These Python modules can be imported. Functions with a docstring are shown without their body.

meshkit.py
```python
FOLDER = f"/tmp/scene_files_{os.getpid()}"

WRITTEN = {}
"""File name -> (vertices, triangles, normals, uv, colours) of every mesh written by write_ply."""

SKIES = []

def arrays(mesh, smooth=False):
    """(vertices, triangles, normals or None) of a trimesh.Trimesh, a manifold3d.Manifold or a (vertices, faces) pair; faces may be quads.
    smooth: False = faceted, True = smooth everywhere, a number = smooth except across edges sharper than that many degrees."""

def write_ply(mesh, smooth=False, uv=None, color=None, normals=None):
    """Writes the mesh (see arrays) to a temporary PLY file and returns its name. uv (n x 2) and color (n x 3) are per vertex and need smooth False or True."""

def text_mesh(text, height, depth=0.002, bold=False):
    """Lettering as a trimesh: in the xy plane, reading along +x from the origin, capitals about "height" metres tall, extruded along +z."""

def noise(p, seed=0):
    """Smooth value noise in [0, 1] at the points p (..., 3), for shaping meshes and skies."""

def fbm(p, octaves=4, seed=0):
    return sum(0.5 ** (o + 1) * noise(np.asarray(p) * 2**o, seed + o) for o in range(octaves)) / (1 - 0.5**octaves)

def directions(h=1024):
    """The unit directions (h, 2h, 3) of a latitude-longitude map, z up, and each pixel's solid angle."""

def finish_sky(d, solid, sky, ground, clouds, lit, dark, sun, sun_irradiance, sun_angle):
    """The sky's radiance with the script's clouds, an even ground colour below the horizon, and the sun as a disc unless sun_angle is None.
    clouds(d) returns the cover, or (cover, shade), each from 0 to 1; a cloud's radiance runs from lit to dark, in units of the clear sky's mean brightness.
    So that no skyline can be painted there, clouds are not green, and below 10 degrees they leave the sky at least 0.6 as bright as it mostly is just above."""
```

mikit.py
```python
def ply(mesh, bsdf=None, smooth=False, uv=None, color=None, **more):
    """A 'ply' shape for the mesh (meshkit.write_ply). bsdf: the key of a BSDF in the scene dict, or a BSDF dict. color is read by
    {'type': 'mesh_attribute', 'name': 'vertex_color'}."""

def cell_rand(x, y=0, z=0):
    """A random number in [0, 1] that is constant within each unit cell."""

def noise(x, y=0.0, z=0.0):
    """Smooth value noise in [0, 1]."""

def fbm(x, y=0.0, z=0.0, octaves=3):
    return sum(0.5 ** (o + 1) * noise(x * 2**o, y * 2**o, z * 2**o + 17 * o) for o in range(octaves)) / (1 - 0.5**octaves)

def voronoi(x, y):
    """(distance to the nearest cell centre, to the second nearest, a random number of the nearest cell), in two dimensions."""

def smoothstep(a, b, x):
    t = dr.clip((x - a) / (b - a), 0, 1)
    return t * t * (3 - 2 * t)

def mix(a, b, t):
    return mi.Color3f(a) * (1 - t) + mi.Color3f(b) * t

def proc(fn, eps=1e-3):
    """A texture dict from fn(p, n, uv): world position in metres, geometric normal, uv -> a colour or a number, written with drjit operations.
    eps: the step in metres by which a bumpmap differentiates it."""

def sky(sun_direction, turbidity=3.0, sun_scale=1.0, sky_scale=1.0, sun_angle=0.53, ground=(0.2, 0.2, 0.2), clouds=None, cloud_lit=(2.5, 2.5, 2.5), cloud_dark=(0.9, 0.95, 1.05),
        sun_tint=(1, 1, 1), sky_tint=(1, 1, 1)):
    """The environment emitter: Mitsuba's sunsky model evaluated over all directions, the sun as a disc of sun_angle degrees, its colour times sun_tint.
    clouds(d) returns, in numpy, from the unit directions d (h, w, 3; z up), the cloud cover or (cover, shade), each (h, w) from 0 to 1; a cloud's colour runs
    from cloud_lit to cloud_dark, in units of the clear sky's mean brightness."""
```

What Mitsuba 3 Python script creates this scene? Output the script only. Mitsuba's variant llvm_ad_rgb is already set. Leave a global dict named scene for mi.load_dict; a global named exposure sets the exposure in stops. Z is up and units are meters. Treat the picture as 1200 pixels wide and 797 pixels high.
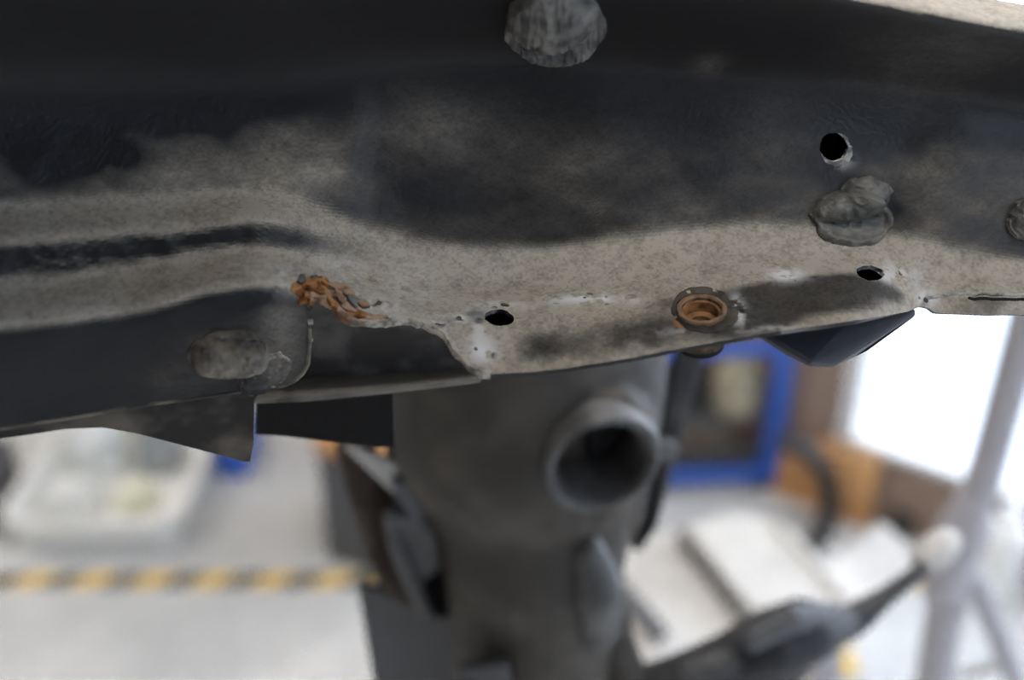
import math, random
import numpy as np, trimesh, manifold3d as m3
import drjit as dr, mitsuba as mi
import mikit, meshkit
from mikit import proc, noise, fbm, smoothstep, mix
from manifold3d import Manifold, CrossSection

T = mi.ScalarTransform4f
scene, labels = {}, {}
RNG = np.random.default_rng(7)

# ------------------------------------------------------------------ camera, light, exposure
EYE = np.array([0.0, 0.0, 1.45])
PITCH = math.radians(28.0)
FPX = 1287.0                                   # focal length in pixels of the 1200 x 797 frame
HFOV = math.degrees(2 * math.atan(600 / FPX))
FWD = np.array([0, math.cos(PITCH), -math.sin(PITCH)])
UPV = np.array([0, math.sin(PITCH), math.cos(PITCH)])
scene['camera'] = {
    'type': 'thinlens', 'fov': HFOV, 'fov_axis': 'x',
    'aperture_radius': 0.0054, 'focus_distance': 0.392,
    'near_clip': 0.01, 'far_clip': 100.0,
    'to_world': T().look_at(origin=EYE.tolist(), target=(EYE + FWD).tolist(), up=UPV.tolist()),
}
exposure = 2.02
SKY = 150.0
scene['sky'] = mikit.sky((0.6, 0.3, 0.7), turbidity=5, sun_scale=0.0, sky_scale=0.042 * SKY, ground=(0.62, 0.62, 0.62),
                         clouds=lambda d: np.full(d.shape[:2], 0.75), cloud_lit=(0.84, 0.97, 1.15), cloud_dark=(0.78, 0.95, 1.13))
LAMP = 8.5                                    # radiance of the unseen ceiling lamps


# ------------------------------------------------------------------ helpers
def ray(px, py):
    px, py = np.asarray(px, float), np.asarray(py, float)
    x, y = (px - 600) / FPX, -(py - 398.5) / FPX
    return np.stack([x, FWD[1] + y * UPV[1], FWD[2] + y * UPV[2]], -1)


def at(px, py, Y):
    """world point seen along a direction, on the upright plane y = Y"""
    r = ray(px, py)
    return EYE + r * (np.asarray(Y, float) / r[..., 1])[..., None]


def on_floor(px, py, z=0.0):
    r = ray(px, py)
    return EYE + r * ((z - EYE[2]) / r[..., 2])[..., None]


def tm(m):
    if isinstance(m, Manifold):
        k = m.to_mesh()
        return trimesh.Trimesh(np.array(k.vert_properties[:, :3], float), np.array(k.tri_verts), process=False)
    return m


def numbered(key):
    if key not in scene and key not in labels:
        return key
    n = 1
    while f'{key}_{n:03d}' in scene or f'{key}_{n:03d}' in labels:
        n += 1
    return f'{key}_{n:03d}'


def obj(name, mesh, mat, parent=None, smooth=30, label=None, **more):
    key = numbered((parent + '__' if parent else '') + name)
    scene[key] = mikit.ply(tm(mesh), mat, smooth=smooth, **more)
    if label:
        labels[key] = {'label': label}
    return key


def thing(name, label, cat, group=None):
    key = numbered(name)
    labels[key] = {'label': label, 'category': cat}
    if group:
        labels[key]['group'] = group
    return key


def tag(key, label, cat, group=None):
    labels[key] = {'label': label, 'category': cat}
    if group:
        labels[key]['group'] = group


def struct(name, mesh, mat, parent=None, smooth=30):
    key = obj(name, mesh, mat, parent, smooth)
    if parent is None:
        labels[key] = {'kind': 'structure'}
    return key


def sph(p, r, n=20):
    return Manifold.sphere(float(r), n).translate([float(v) for v in p])


def hull(*ms):
    return Manifold.batch_hull(list(ms))


def bone(a, b, ra, rb, n=20):
    return hull(sph(a, ra, n), sph(b, rb, n))


def chain(pts, rad, n=18):
    rad = np.broadcast_to(rad, len(pts))
    out = Manifold()
    for i in range(len(pts) - 1):
        out += bone(pts[i], pts[i + 1], rad[i], rad[i + 1], n)
    return out


def rbox(size, r=0.004, n=12):
    s = np.array(size, float) / 2 - r
    return hull(*[sph((a * s[0], b * s[1], c * s[2]), r, n) for a in (-1, 1) for b in (-1, 1) for c in (-1, 1)])


def hullpts(pts, r=0.003, n=10):
    return hull(*[sph(p, r, n) for p in pts])


def soften(m, length, it=12):
    m = tm(m.refine_to_length(length))
    m.merge_vertices()
    trimesh.smoothing.filter_taubin(m, lamb=0.5, nu=0.52, iterations=it)
    return m


def rough(m, amp, freq, seed=0):
    """push the vertices along their normals by noise"""
    m = tm(m).copy()
    m.merge_vertices()
    n = np.array(m.vertex_normals)
    m.vertices = m.vertices + n * ((meshkit.fbm(np.array(m.vertices) * freq + 31.7, 3, seed) - 0.5) * 2 * amp)[:, None]
    return m


def tube(path, r, sides=14):
    path = np.asarray(path, float)
    t = np.linspace(0, 1, len(path))
    from scipy.interpolate import CubicSpline
    q = CubicSpline(t, path)(np.linspace(0, 1, 12 * (len(path) - 1) + 1)) if len(path) > 2 else path
    a = np.linspace(0, 2 * np.pi, sides, endpoint=False)
    ring = np.stack([np.cos(a), np.sin(a)], -1) * r
    return trimesh.creation.sweep_polygon(__import__('shapely').Polygon(ring), q, engine='earcut')


def frame_from(z, x=(1, 0, 0)):
    z = np.asarray(z, float) / np.linalg.norm(z)
    x = np.asarray(x, float) - np.dot(x, z) * z
    x /= np.linalg.norm(x)
    M = np.eye(4)
    M[:3, 0], M[:3, 1], M[:3, 2] = x, np.cross(z, x), z
    return M


def lathe(profile, origin, axis, n=48, x=(1, 0, 0)):
    m = trimesh.creation.revolve(np.asarray(profile, float), sections=n)
    M = frame_from(axis, x)
    M[:3, 3] = origin
    m.apply_transform(M)
    if m.volume < 0:
        m.invert()
    return m


def plate(poly, Y, thick, bevel=0.0, off=0.0):
    """an upright plate on the plane y = Y with the outline seen at poly; thickness runs away from the viewer"""
    P = at(np.array(poly)[:, 0], np.array(poly)[:, 1], Y)
    c = CrossSection([np.ascontiguousarray(P[:, [0, 2]])], m3.FillRule.NonZero)
    if bevel:
        c = c.offset(-bevel, m3.JoinType.Round, 2.0, 20).offset(bevel, m3.JoinType.Round, 2.0, 20)
    m = tm(c.extrude(thick))
    v = np.array(m.vertices)
    m.vertices = np.stack([v[:, 0], Y + off + v[:, 2], v[:, 1]], -1)
    if m.volume < 0:
        m.invert()
    return m


def pil(base, size, rz=0.0, r=0.004, n=10):
    """rounded box standing with its base centre on a point"""
    return rbox(size, r, n).translate([0, 0, size[2] / 2]).rotate([0, 0, rz]).translate([float(v) for v in base])


# ------------------------------------------------------------------ materials
def mat(key, color, rough_=0.6, metallic=0.0, spec=0.5, bump=None, bscale=0.001, eps=2e-4, **more):
    c = proc(color) if callable(color) else {'type': 'rgb', 'value': list(color)}
    r = proc(rough_) if callable(rough_) else float(rough_)
    b = {'type': 'principled', 'base_color': c, 'roughness': r, 'metallic': float(metallic), 'specular': float(spec), **more}
    if bump is not None:
        b = {'type': 'bumpmap', 'nested': b, 'tex': proc(bump, eps=eps), 'scale': bscale}
    scene[key] = {'type': 'twosided', 'bsdf': b}
    return key


# ------------------------------------------------------------------ the rail's surface
# Profile of the pressed rail: for stations along it (parameter u) the heights (parameter v) of its bends and the depth of each.
from scipy.interpolate import PchipInterpolator as PC


def curve(*k):
    k = np.array(k, float)
    return PC(k[:, 0], k[:, 1], extrapolate=True)


def yaw(u):
    u = np.asarray(u, float)
    return -0.035 * np.clip((600 - u) / 600, 0, 1.3) ** 1.5 + 0.012 * np.clip((u - 700) / 600, 0, 1.3)


RAIL_V = [
    curve((-150, -200), (600, -104), (1200, 6), (1350, 33)),
    curve((-150, -172), (600, -76), (1030, 3), (1200, 35), (1350, 62)),
    curve((-150, 118), (300, 116), (450, 88), (600, 76), (700, 84), (900, 99), (1050, 113), (1200, 135), (1350, 155)),
    curve((-150, 238), (0, 236), (300, 226), (420, 255), (500, 280), (600, 290), (750, 274), (900, 262), (1000, 270), (1090, 285), (1200, 300), (1350, 312)),
    curve((-150, 290), (0, 286), (200, 270), (300, 258), (420, 285), (500, 305), (600, 312), (750, 296), (900, 282), (1000, 288), (1090, 302), (1200, 316), (1350, 328)),
    curve((-150, 335), (0, 328), (150, 312), (300, 292), (420, 320), (500, 335), (600, 338), (750, 322), (900, 306), (1000, 305), (1090, 325), (1200, 334), (1350, 344)),
    curve((-150, 400), (0, 388), (150, 370), (300, 336), (360, 338), (430, 350), (600, 356), (750, 345), (900, 326), (1000, 318), (1090, 340), (1200, 346), (1350, 352)),
    curve((-150, 535), (0, 505), (150, 480), (300, 457), (361, 440), (363, 440), (600, 440), (750, 420), (900, 394), (1000, 378), (1090, 368), (1200, 369), (1350, 371)),
]
RAIL_Y = [
    curve((-150, .40), (1350, .40)),
    curve((-150, .335), (600, .342), (1350, .352)),
    curve((-150, .385), (1350, .385)),
    curve((-150, .376), (1350, .376)),
    curve((-150, .360), (300, .360), (450, .371), (1350, .371)),
    curve((-150, .357), (300, .357), (450, .363), (1350, .363)),
    curve((-150, .338), (300, .338), (380, .342), (500, .348), (1000, .352), (1090, .356), (1350, .356)),
    curve((-150, .336), (300, .336), (361, .336), (364, .312), (1000, .320), (1090, .350), (1350, .351)),
]


def depth(u, v):
    return sum(w * depth0(u, np.asarray(v, float) + d) for w, d in ((.1, -12), (.2, -6), (.4, 0), (.2, 6), (.1, 12)))


def depth0(u, v):
    u, v = np.asarray(u, float), np.asarray(v, float)
    V = np.stack([c(u) for c in RAIL_V])
    Yk = np.stack([c(u) for c in RAIL_Y]) + yaw(u)
    h = np.maximum(np.diff(V, axis=0), 1.0)
    d = np.diff(Yk, axis=0) / h
    s = np.empty_like(Yk)
    s[0], s[-1] = d[0], d[-1]
    w = np.where(d[:-1] * d[1:] > 0, 2 * d[:-1] * d[1:] / np.where(d[:-1] + d[1:] == 0, 1, d[:-1] + d[1:]), 0)
    s[1:-1] = w
    s[1] = 0.6 * (d[0] * 0 + d[1])
    k = np.clip((v[None] >= V[1:-1]).sum(0), 0, len(V) - 2)
    g = lambda a, j: np.take_along_axis(a, j[None], 0)[0]
    hk = g(h, k)
    t = (v - g(V, k)) / hk
    tc = np.clip(t, 0, 1)
    y = (2 * tc**3 - 3 * tc**2 + 1) * g(Yk, k) + (tc**3 - 2 * tc**2 + tc) * hk * g(s, k) + (-2 * tc**3 + 3 * tc**2) * g(Yk, k + 1) + (tc**3 - tc**2) * hk * g(s, k + 1)
    y = y + np.where(t > 1, (t - 1) * hk * g(s, k + 1), 0) + np.where(t < 0, t * hk * g(s, k), 0)
    # pressed shapes: a doubler that ends at u = 425, a swelling towards the right end, shallow dents
    sm = lambda a, b, x: (lambda q: q * q * (3 - 2 * q))(np.clip((x - a) / (b - a), 0, 1))
    web = sm(100, 140, v) * (1 - sm(215, 300, v))
    y = y - 0.0022 * sm(60, 200, v) * (1 - sm(215, 300, v)) * (1 - sm(405, 445, u + 8 * np.sin(v / 30)))
    y = y - 0.0045 * sm(1030, 1115, u - 0.25 * (250 - v)) * sm(70, 230, v) * (1 - sm(290, 335, v))
    p = np.stack([u / 90, v / 60, 0 * u], -1)
    y = y + 0.0022 * (meshkit.fbm(p + 5.3, 3) - 0.5) * sm(130, 180, v)
    gr = (1 - sm(300, 430, u)) * sm(275, 290, v + .07 * u) * (1 - sm(318, 330, v + .09 * u))
    y = y + 0.0022 * (meshkit.fbm(np.stack([u / 22, v / 12, 0 * u], -1), 3, 4) - 0.5) * gr
    # thickened paint ripples on the flange and rust swelling near the torn notch
    near = np.exp(-((u - 385) / 55) ** 2 - ((v - 345) / 26) ** 2)
    y = y + 0.004 * (meshkit.fbm(np.stack([u / 11, v / 8, 0 * u], -1), 3, 9) - 0.55) * near
    return y


def surf(u, v, lift=0.0):
    e = 1.5
    p = at(u, v, depth(u, v))
    if np.any(lift):
        a = at(u + e, v, depth(u + e, v)) - at(u - e, v, depth(u - e, v))
        b = at(u, v + e, depth(u, v + e)) - at(u, v - e, depth(u, v - e))
        n = np.cross(b, a)
        n /= np.linalg.norm(n, axis=-1, keepdims=True)
        n = np.where((n[..., 1] * 0.8 - n[..., 2] * 0.6 > 0)[..., None], -n, n)
        p = p + n * np.asarray(lift)[..., None]
    return p


def surf_normal(u, v):
    q = surf(np.array([u]), np.array([v]), np.array([1.0]))[0] - surf(np.array([u]), np.array([v]))[0]
    return q / np.linalg.norm(q)


def sheet(cs, top, bottom, step=4.0):
    """a piece of sheet lying on the rail: outline cs, from bottom(u, v) to top(u, v) above its surface"""
    m = cs.extrude(1.0).refine_to_length(step)

    def w(x):
        x = np.asarray(x)
        u, v, s = x[:, 0], x[:, 1], x[:, 2]
        f = lambda g: g(u, v) if callable(g) else np.full(len(u), float(g))
        return surf(u, v, f(bottom) * (1 - s) + f(top) * s + 1e-9)
    m = tm(m)
    m.vertices = w(np.array(m.vertices))
    if m.volume < 0:
        m.invert()
    return m


def ell(cx, cy, rx, ry, rot=0.0, n=40, wob=0.0, seed=0):
    a = np.linspace(0, 2 * np.pi, n, endpoint=False)
    r = 1 + wob * (meshkit.fbm(np.stack([np.cos(a) * 3, np.sin(a) * 3, 0 * a + seed], -1), 3, seed) - 0.5) * 2
    x, y = rx * r * np.cos(a), ry * r * np.sin(a)
    c, s = math.cos(rot), math.sin(rot)
    return CrossSection([np.stack([cx + c * x - s * y, cy + s * x + c * y], -1)], m3.FillRule.NonZero)


def poly(pts):
    return CrossSection([np.array(pts, float)], m3.FillRule.NonZero)


def smooth_line(pts, n, jit=0.0, seed=0):
    pts = np.array(pts, float)
    t = np.concatenate([[0], np.cumsum(np.linalg.norm(np.diff(pts, axis=0), axis=1))])
    q = np.stack([PC(t, pts[:, 0])(np.linspace(0, t[-1], n)), PC(t, pts[:, 1])(np.linspace(0, t[-1], n))], -1)
    if jit:
        f = np.stack([q[:, 0] / 7, q[:, 1] / 7, np.zeros(len(q))], -1)
        q = q + jit * 2 * np.stack([meshkit.fbm(f, 3, seed) - .5, meshkit.fbm(f, 3, seed + 1) - .5], -1)
    return q


# marks on the rail: centre and half-axes (u, v pixels of the reference), turned into world positions and metres
def marks(rows):
    out = []
    for u, v, ru, rv, amt in rows:
        p = surf(np.array([u]), np.array([v]))[0]
        a = np.linalg.norm(surf(np.array([u + ru]), np.array([v]))[0] - p)
        b = np.linalg.norm(surf(np.array([u]), np.array([v + rv * 1.0]))[0] - p)
        out.append((*p, a, b, amt))
    return out


DUST_AND_SHEEN_MARKS = marks([  # patches on the right web and upper flange also carry painted bluish sheen
    (370, 200, 55, 38, .42), (300, 245, 110, 14, .25), (490, 145, 50, 36, .32), (560, 140, 60, 30, .12), (600, 190, 80, 40, .10),
    (700, 180, 90, 60, .08), (905, 160, 45, 45, .18), (1085, 190, 28, 70, .07), (1140, 220, 60, 60, .04), (830, 75, 20, 14, .2),
    (1100, 65, 90, 35, .16), (680, 390, 90, 22, .1), (960, 355, 70, 10, .05), (620, 265, 160, 18, .10),
    (70, 178, 170, 38, -.6), (230, 150, 90, 40, -.35), (1020, 240, 60, 30, -.25), (300, 350, 60, 10, -.22), (330, 385, 26, 34, .42), (270, 398, 70, 12, .3),
    (330, 430, 25, 16, .4), (215, 440, 50, 20, .12),
])
WIPE_MARKS = marks([
    (690, 402, 95, 28, .52), (775, 385, 60, 26, .62), (630, 406, 45, 26, .42), (890, 380, 55, 16, .75), (905, 345, 62, 14, 1.0), (985, 332, 58, 14, 1.05), (960, 356, 80, 16, .85),
    (1045, 342, 26, 13, .8), (850, 372, 34, 22, .8), (800, 352, 40, 8, .5), (558, 370, 14, 9, .9), (1150, 352, 90, 8, .6), (1150, 366, 90, 8, .5), (420, 352, 14, 8, .7), (330, 352, 30, 10, .5),
    (505, 392, 22, 7, .7), (395, 245, 40, 16, .35), (140, 300, 120, 10, .5),
])
WHITE_MARKS = marks([
    (675, 350, 30, 7, .8), (922, 322, 22, 8, 1.0), (705, 352, 14, 6, .7), (865, 372, 10, 12, .5), (540, 372, 10, 6, .5), (1035, 322, 12, 8, .5), (865, 358, 8, 14, .6), (590, 358, 28, 6, .5), (566, 412, 16, 14, .75), (560, 385, 12, 20, .45),
    (340, 325, 40, 16, .35), (440, 355, 30, 13, .45), (515, 378, 14, 8, .5), (1085, 350, 14, 10, .6), (1060, 322, 26, 12, .45), (985, 190, 14, 8, .4),
    (480, 340, 40, 14, .25), (740, 350, 12, 6, .5), (800, 388, 40, 5, .25), (400, 318, 50, 10, .25), (905, 385, 40, 4, .4),
])
RUST_MARKS = marks([(362, 340, 18, 14, 1.0), (385, 338, 22, 9, .8), (405, 355, 16, 12, .6), (430, 372, 22, 7, .7), (800, 378, 14, 8, .8), (362, 385, 3, 30, .3)])


def field(p, ms):
    f = mi.Float(0)
    for x, y, z, a, b, amt in ms:
        dx = (p.x - x) / a
        q = (dr.square(p.y - y) + dr.square(p.z - z)) / (b * b)
        f = f + amt * dr.exp(-(dx * dx) - q)
    return f


def rail_dust(p, n):
    up = smoothstep(0.14, 0.72, n.z + 0.22 * (fbm(p.x * 45, p.y * 45, p.z * 45) - .5))
    fine = fbm(p.x * 420, p.y * 420, p.z * 420, 2)
    mid = fbm(p.x * 110 + 3, p.y * 110, p.z * 150)
    d = up * (0.62 + 0.5 * mid) + field(p, DUST_AND_SHEEN_MARKS) * (0.25 + 0.7 * mid) + 0.012 
    wipe = smoothstep(0.22, 0.85, field(p, WIPE_MARKS) + 0.34 * (fbm(p.x * 170, p.y * 170 + 5, p.z * 170) - 0.5))
    d = d * (1 - 0.86 * wipe)
    grain = noise(p.x * 1150, p.y * 1150, p.z * 1150)
    return dr.clip(d * (0.45 + 0.56 * fine + 0.54 * grain), 0, 1)


def rail_color(p, n, uv):
    d = rail_dust(p, n)
    tint = fbm(p.x * 60, p.y * 60, p.z * 60)
    c = mix((0.012, 0.0125, 0.015), mix((0.40, 0.34, 0.26), (0.44, 0.41, 0.365), tint), d)
    w = dr.clip(1.25 * field(p, WHITE_MARKS), 0, 1) * smoothstep(0.33, 0.58, fbm(p.x * 260, p.y * 260 + 7, p.z * 260))
    c = mix(c, (0.70, 0.70, 0.70), w)
    k = smoothstep(0.62, 0.70, fbm(p.x * 330 + 9, p.y * 330, p.z * 330 + 2, 2)) * smoothstep(0.15, .5, field(p, WHITE_MARKS))
    c = mix(c, (0.02, 0.022, 0.03), k * .9)
    r = smoothstep(0.30, 0.55, field(p, RUST_MARKS) * (0.5 + fbm(p.x * 300, p.y * 300, p.z * 300)))
    return mix(c, mix((0.16, 0.062, 0.022), (0.42, 0.20, 0.085), fbm(p.x * 500, p.y * 500, p.z * 500)), r)


def rail_rough(p, n, uv):
    return 0.33 + 0.5 * rail_dust(p, n) + 0.1 * fbm(p.x * 90, p.y * 90, p.z * 90)


def grit(p, n, uv):
    return fbm(p.x * 900, p.y * 900, p.z * 900, 2)


mat('rail_paint', rail_color, rail_rough, spec=0.27, bump=grit, bscale=0.00013, eps=2e-4)


def old_paint(lo, hi, f, th=(0.35, 0.75)):
    return lambda p, n, uv: mix(lo, hi, smoothstep(*th, fbm(p.x * f, p.y * f, p.z * f, 4) + 0.18 * (dr.abs(n.z) - .4)))


mat('weld_metal', old_paint((0.055, 0.054, 0.052), (0.17, 0.162, 0.145), 130, (.25, .75)), 0.5, bump=grit, bscale=0.0004)
mat('weld_crust', old_paint((0.05, 0.05, 0.052), (0.24, 0.23, 0.21), 120, (.25, .8)), 0.55, bump=grit, bscale=0.0006)
mat('pale_crust', old_paint((0.10, 0.09, 0.075), (0.46, 0.42, 0.36), 260, (.3, .7)), 0.85)
mat('rust', old_paint((0.10, 0.035, 0.012), (0.46, 0.22, 0.09), 330, (.3, .7)), 0.9, spec=0.2, bump=grit, bscale=0.0006)
mat('pale_rust', old_paint((0.13, 0.07, 0.045), (0.40, 0.27, 0.18), 260, (.3, .7)), 0.9, spec=0.2)
mat('thread_rust', old_paint((0.085, 0.036, 0.012), (0.36, 0.18, 0.075), 240, (.25, .75)), 0.75, spec=0.3)
mat('insert_lip', old_paint((0.03, 0.024, 0.02), (0.24, 0.15, 0.09), 170, (.3, .7)), 0.8, spec=0.3)
mat('bare_rim', old_paint((0.10, 0.10, 0.105), (0.42, 0.41, 0.39), 400, (.3, .7)), 0.7)
mat('inner_grime', old_paint((0.06, 0.055, 0.05), (0.17, 0.155, 0.14), 80, (.3, .75)), 0.75, spec=0.3)
mat('dirty_black', old_paint((0.020, 0.018, 0.016), (0.12, 0.10, 0.08), 60), 0.7, spec=0.3, bump=grit, bscale=0.0003)
mat('shade_black', (0.016, 0.015, 0.0145), 0.8, spec=0.15)  # near black; dark cups, gaps and shaded faces carry their shade in it
mat('dusty_lip', old_paint((0.06, 0.057, 0.05), (0.24, 0.22, 0.19), 90, (.2, .6)), 0.8)
mat('cast_iron', old_paint((0.046, 0.039, 0.032), (0.090, 0.076, 0.062), 28), 0.62, spec=0.4)
mat('cast_light', old_paint((0.07, 0.068, 0.066), (0.15, 0.145, 0.14), 40), 0.5)
mat('cast_brown', old_paint((0.05, 0.035, 0.025), (0.13, 0.10, 0.075), 40), 0.75)
mat('gusset_black', (0.035, 0.037, 0.048), 0.45)
mat('arm_black', old_paint((0.016, 0.017, 0.02), (0.055, 0.055, 0.058), 35), 0.5)
mat('grey_metal', (0.42, 0.40, 0.43), 0.4)
mat('pale_metal', (0.55, 0.53, 0.50), 0.45)
mat('slate_plastic', (0.085, 0.088, 0.095), 0.55)
mat('blue_paint', (0.025, 0.10, 0.44), 0.4)
mat('dark_rubber', (0.02, 0.02, 0.021), 0.6)
mat('beige_plastic', (0.40, 0.36, 0.25), 0.6)
mat('brown_card', old_paint((0.16, 0.12, 0.085), (0.22, 0.16, 0.11), 9), 0.85)
mat('orange_card', old_paint((0.50, 0.25, 0.10), (0.58, 0.32, 0.14), 9), 0.8)
mat('white_plastic', (0.80, 0.80, 0.78), 0.4)
mat('clear_bag', old_paint((0.66, 0.68, 0.67), (0.88, 0.88, 0.87), 22), 0.25)
mat('olive_bag', old_paint((0.62, 0.62, 0.46), (0.80, 0.80, 0.66), 18), 0.4)
mat('grey_bag', old_paint((0.24, 0.26, 0.28), (0.42, 0.44, 0.46), 20), 0.4)
mat('yellow_paint', (0.72, 0.48, 0.10), 0.6)
mat('black_paint', (0.055, 0.055, 0.05), 0.6)
mat('board_grey', old_paint((0.44, 0.42, 0.395), (0.56, 0.54, 0.51), 12), 0.6)
mat('lamp_body', (0.7, 0.7, 0.7), 0.5)
mat('window_frame', (0.7, 0.7, 0.7), 0.4)
scene['window_glass'] = {'type': 'thindielectric', 'int_ior': 1.5}


def floor_color(p, n, uv):
    a = fbm(p.x * 1.7 + 2, p.y * 1.7, 0, 4)
    b = fbm(p.x * 14, p.y * 14, 0, 3)
    c = mix((0.52, 0.525, 0.52), (0.70, 0.69, 0.67), smoothstep(0.25, 0.75, a))
    return c * (0.88 + 0.24 * b)


mat('floor_paint', floor_color, lambda p, n, uv: 0.38 + 0.25 * fbm(p.x * 3, p.y * 3, 0), spec=0.4)
mat('wall_brown', lambda p, n, uv: mix((0.235, 0.165, 0.13), (0.30, 0.215, 0.17), fbm(p.x * 4, p.y * 4, p.z * 4)), 0.7)
mat('wall_grey', lambda p, n, uv: mix((0.34, 0.33, 0.32), (0.42, 0.41, 0.40), fbm(p.x * 2, p.y * 2, p.z * 2)), 0.8)
mat('wall_dark', (0.035, 0.035, 0.038), 0.8)
mat('ceiling_white', (0.6, 0.6, 0.6), 0.9)

# ------------------------------------------------------------------ the room
WB0 = on_floor(1000, 601)[:2]
WD = np.array([-0.786, 0.618])                 # along the window wall, away from the viewer
WD /= np.linalg.norm(WD)
WN = np.array([-WD[1], -WD[0]]) * np.array([1, 1])
WN = np.array([-WD[1], WD[0]])
if np.dot(WN, -WB0) < 0:
    WN = -WN                                   # towards the room
CEIL = 3.6


def wall_pt(px, py):
    r = ray(px, py)
    t = np.dot(WB0 - EYE[:2], WN) / np.dot(r[:2], WN)
    p = EYE + r * t
    return np.dot(p[:2] - WB0, WD), p[2]


def wall_box(s0, s1, z0, z1, d0, d1):
    """box along the window wall: s along it, d towards the room"""
    c = []
    for s in (s0, s1):
        for d in (d0, d1):
            for z in (z0, z1):
                q = WB0 + WD * s + WN * d
                c.append([q[0], q[1], z])
    return trimesh.convex.convex_hull(np.array(c))


FX0, FX1, FY0, FY1 = -4.5, 6.5, -4.5, 6.0
import shapely


def wall_x(y):
    return WB0[0] + (y - WB0[1]) / WD[1] * WD[0]


PLAN = shapely.Polygon([(FX0, FY0), (wall_x(FY0), FY0), (FX0, WB0[1] + (FX0 - WB0[0]) / WD[0] * WD[1])])


def slab(z, h):
    return trimesh.creation.extrude_polygon(PLAN, h, engine='earcut').apply_translation([0, 0, z])


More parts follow.
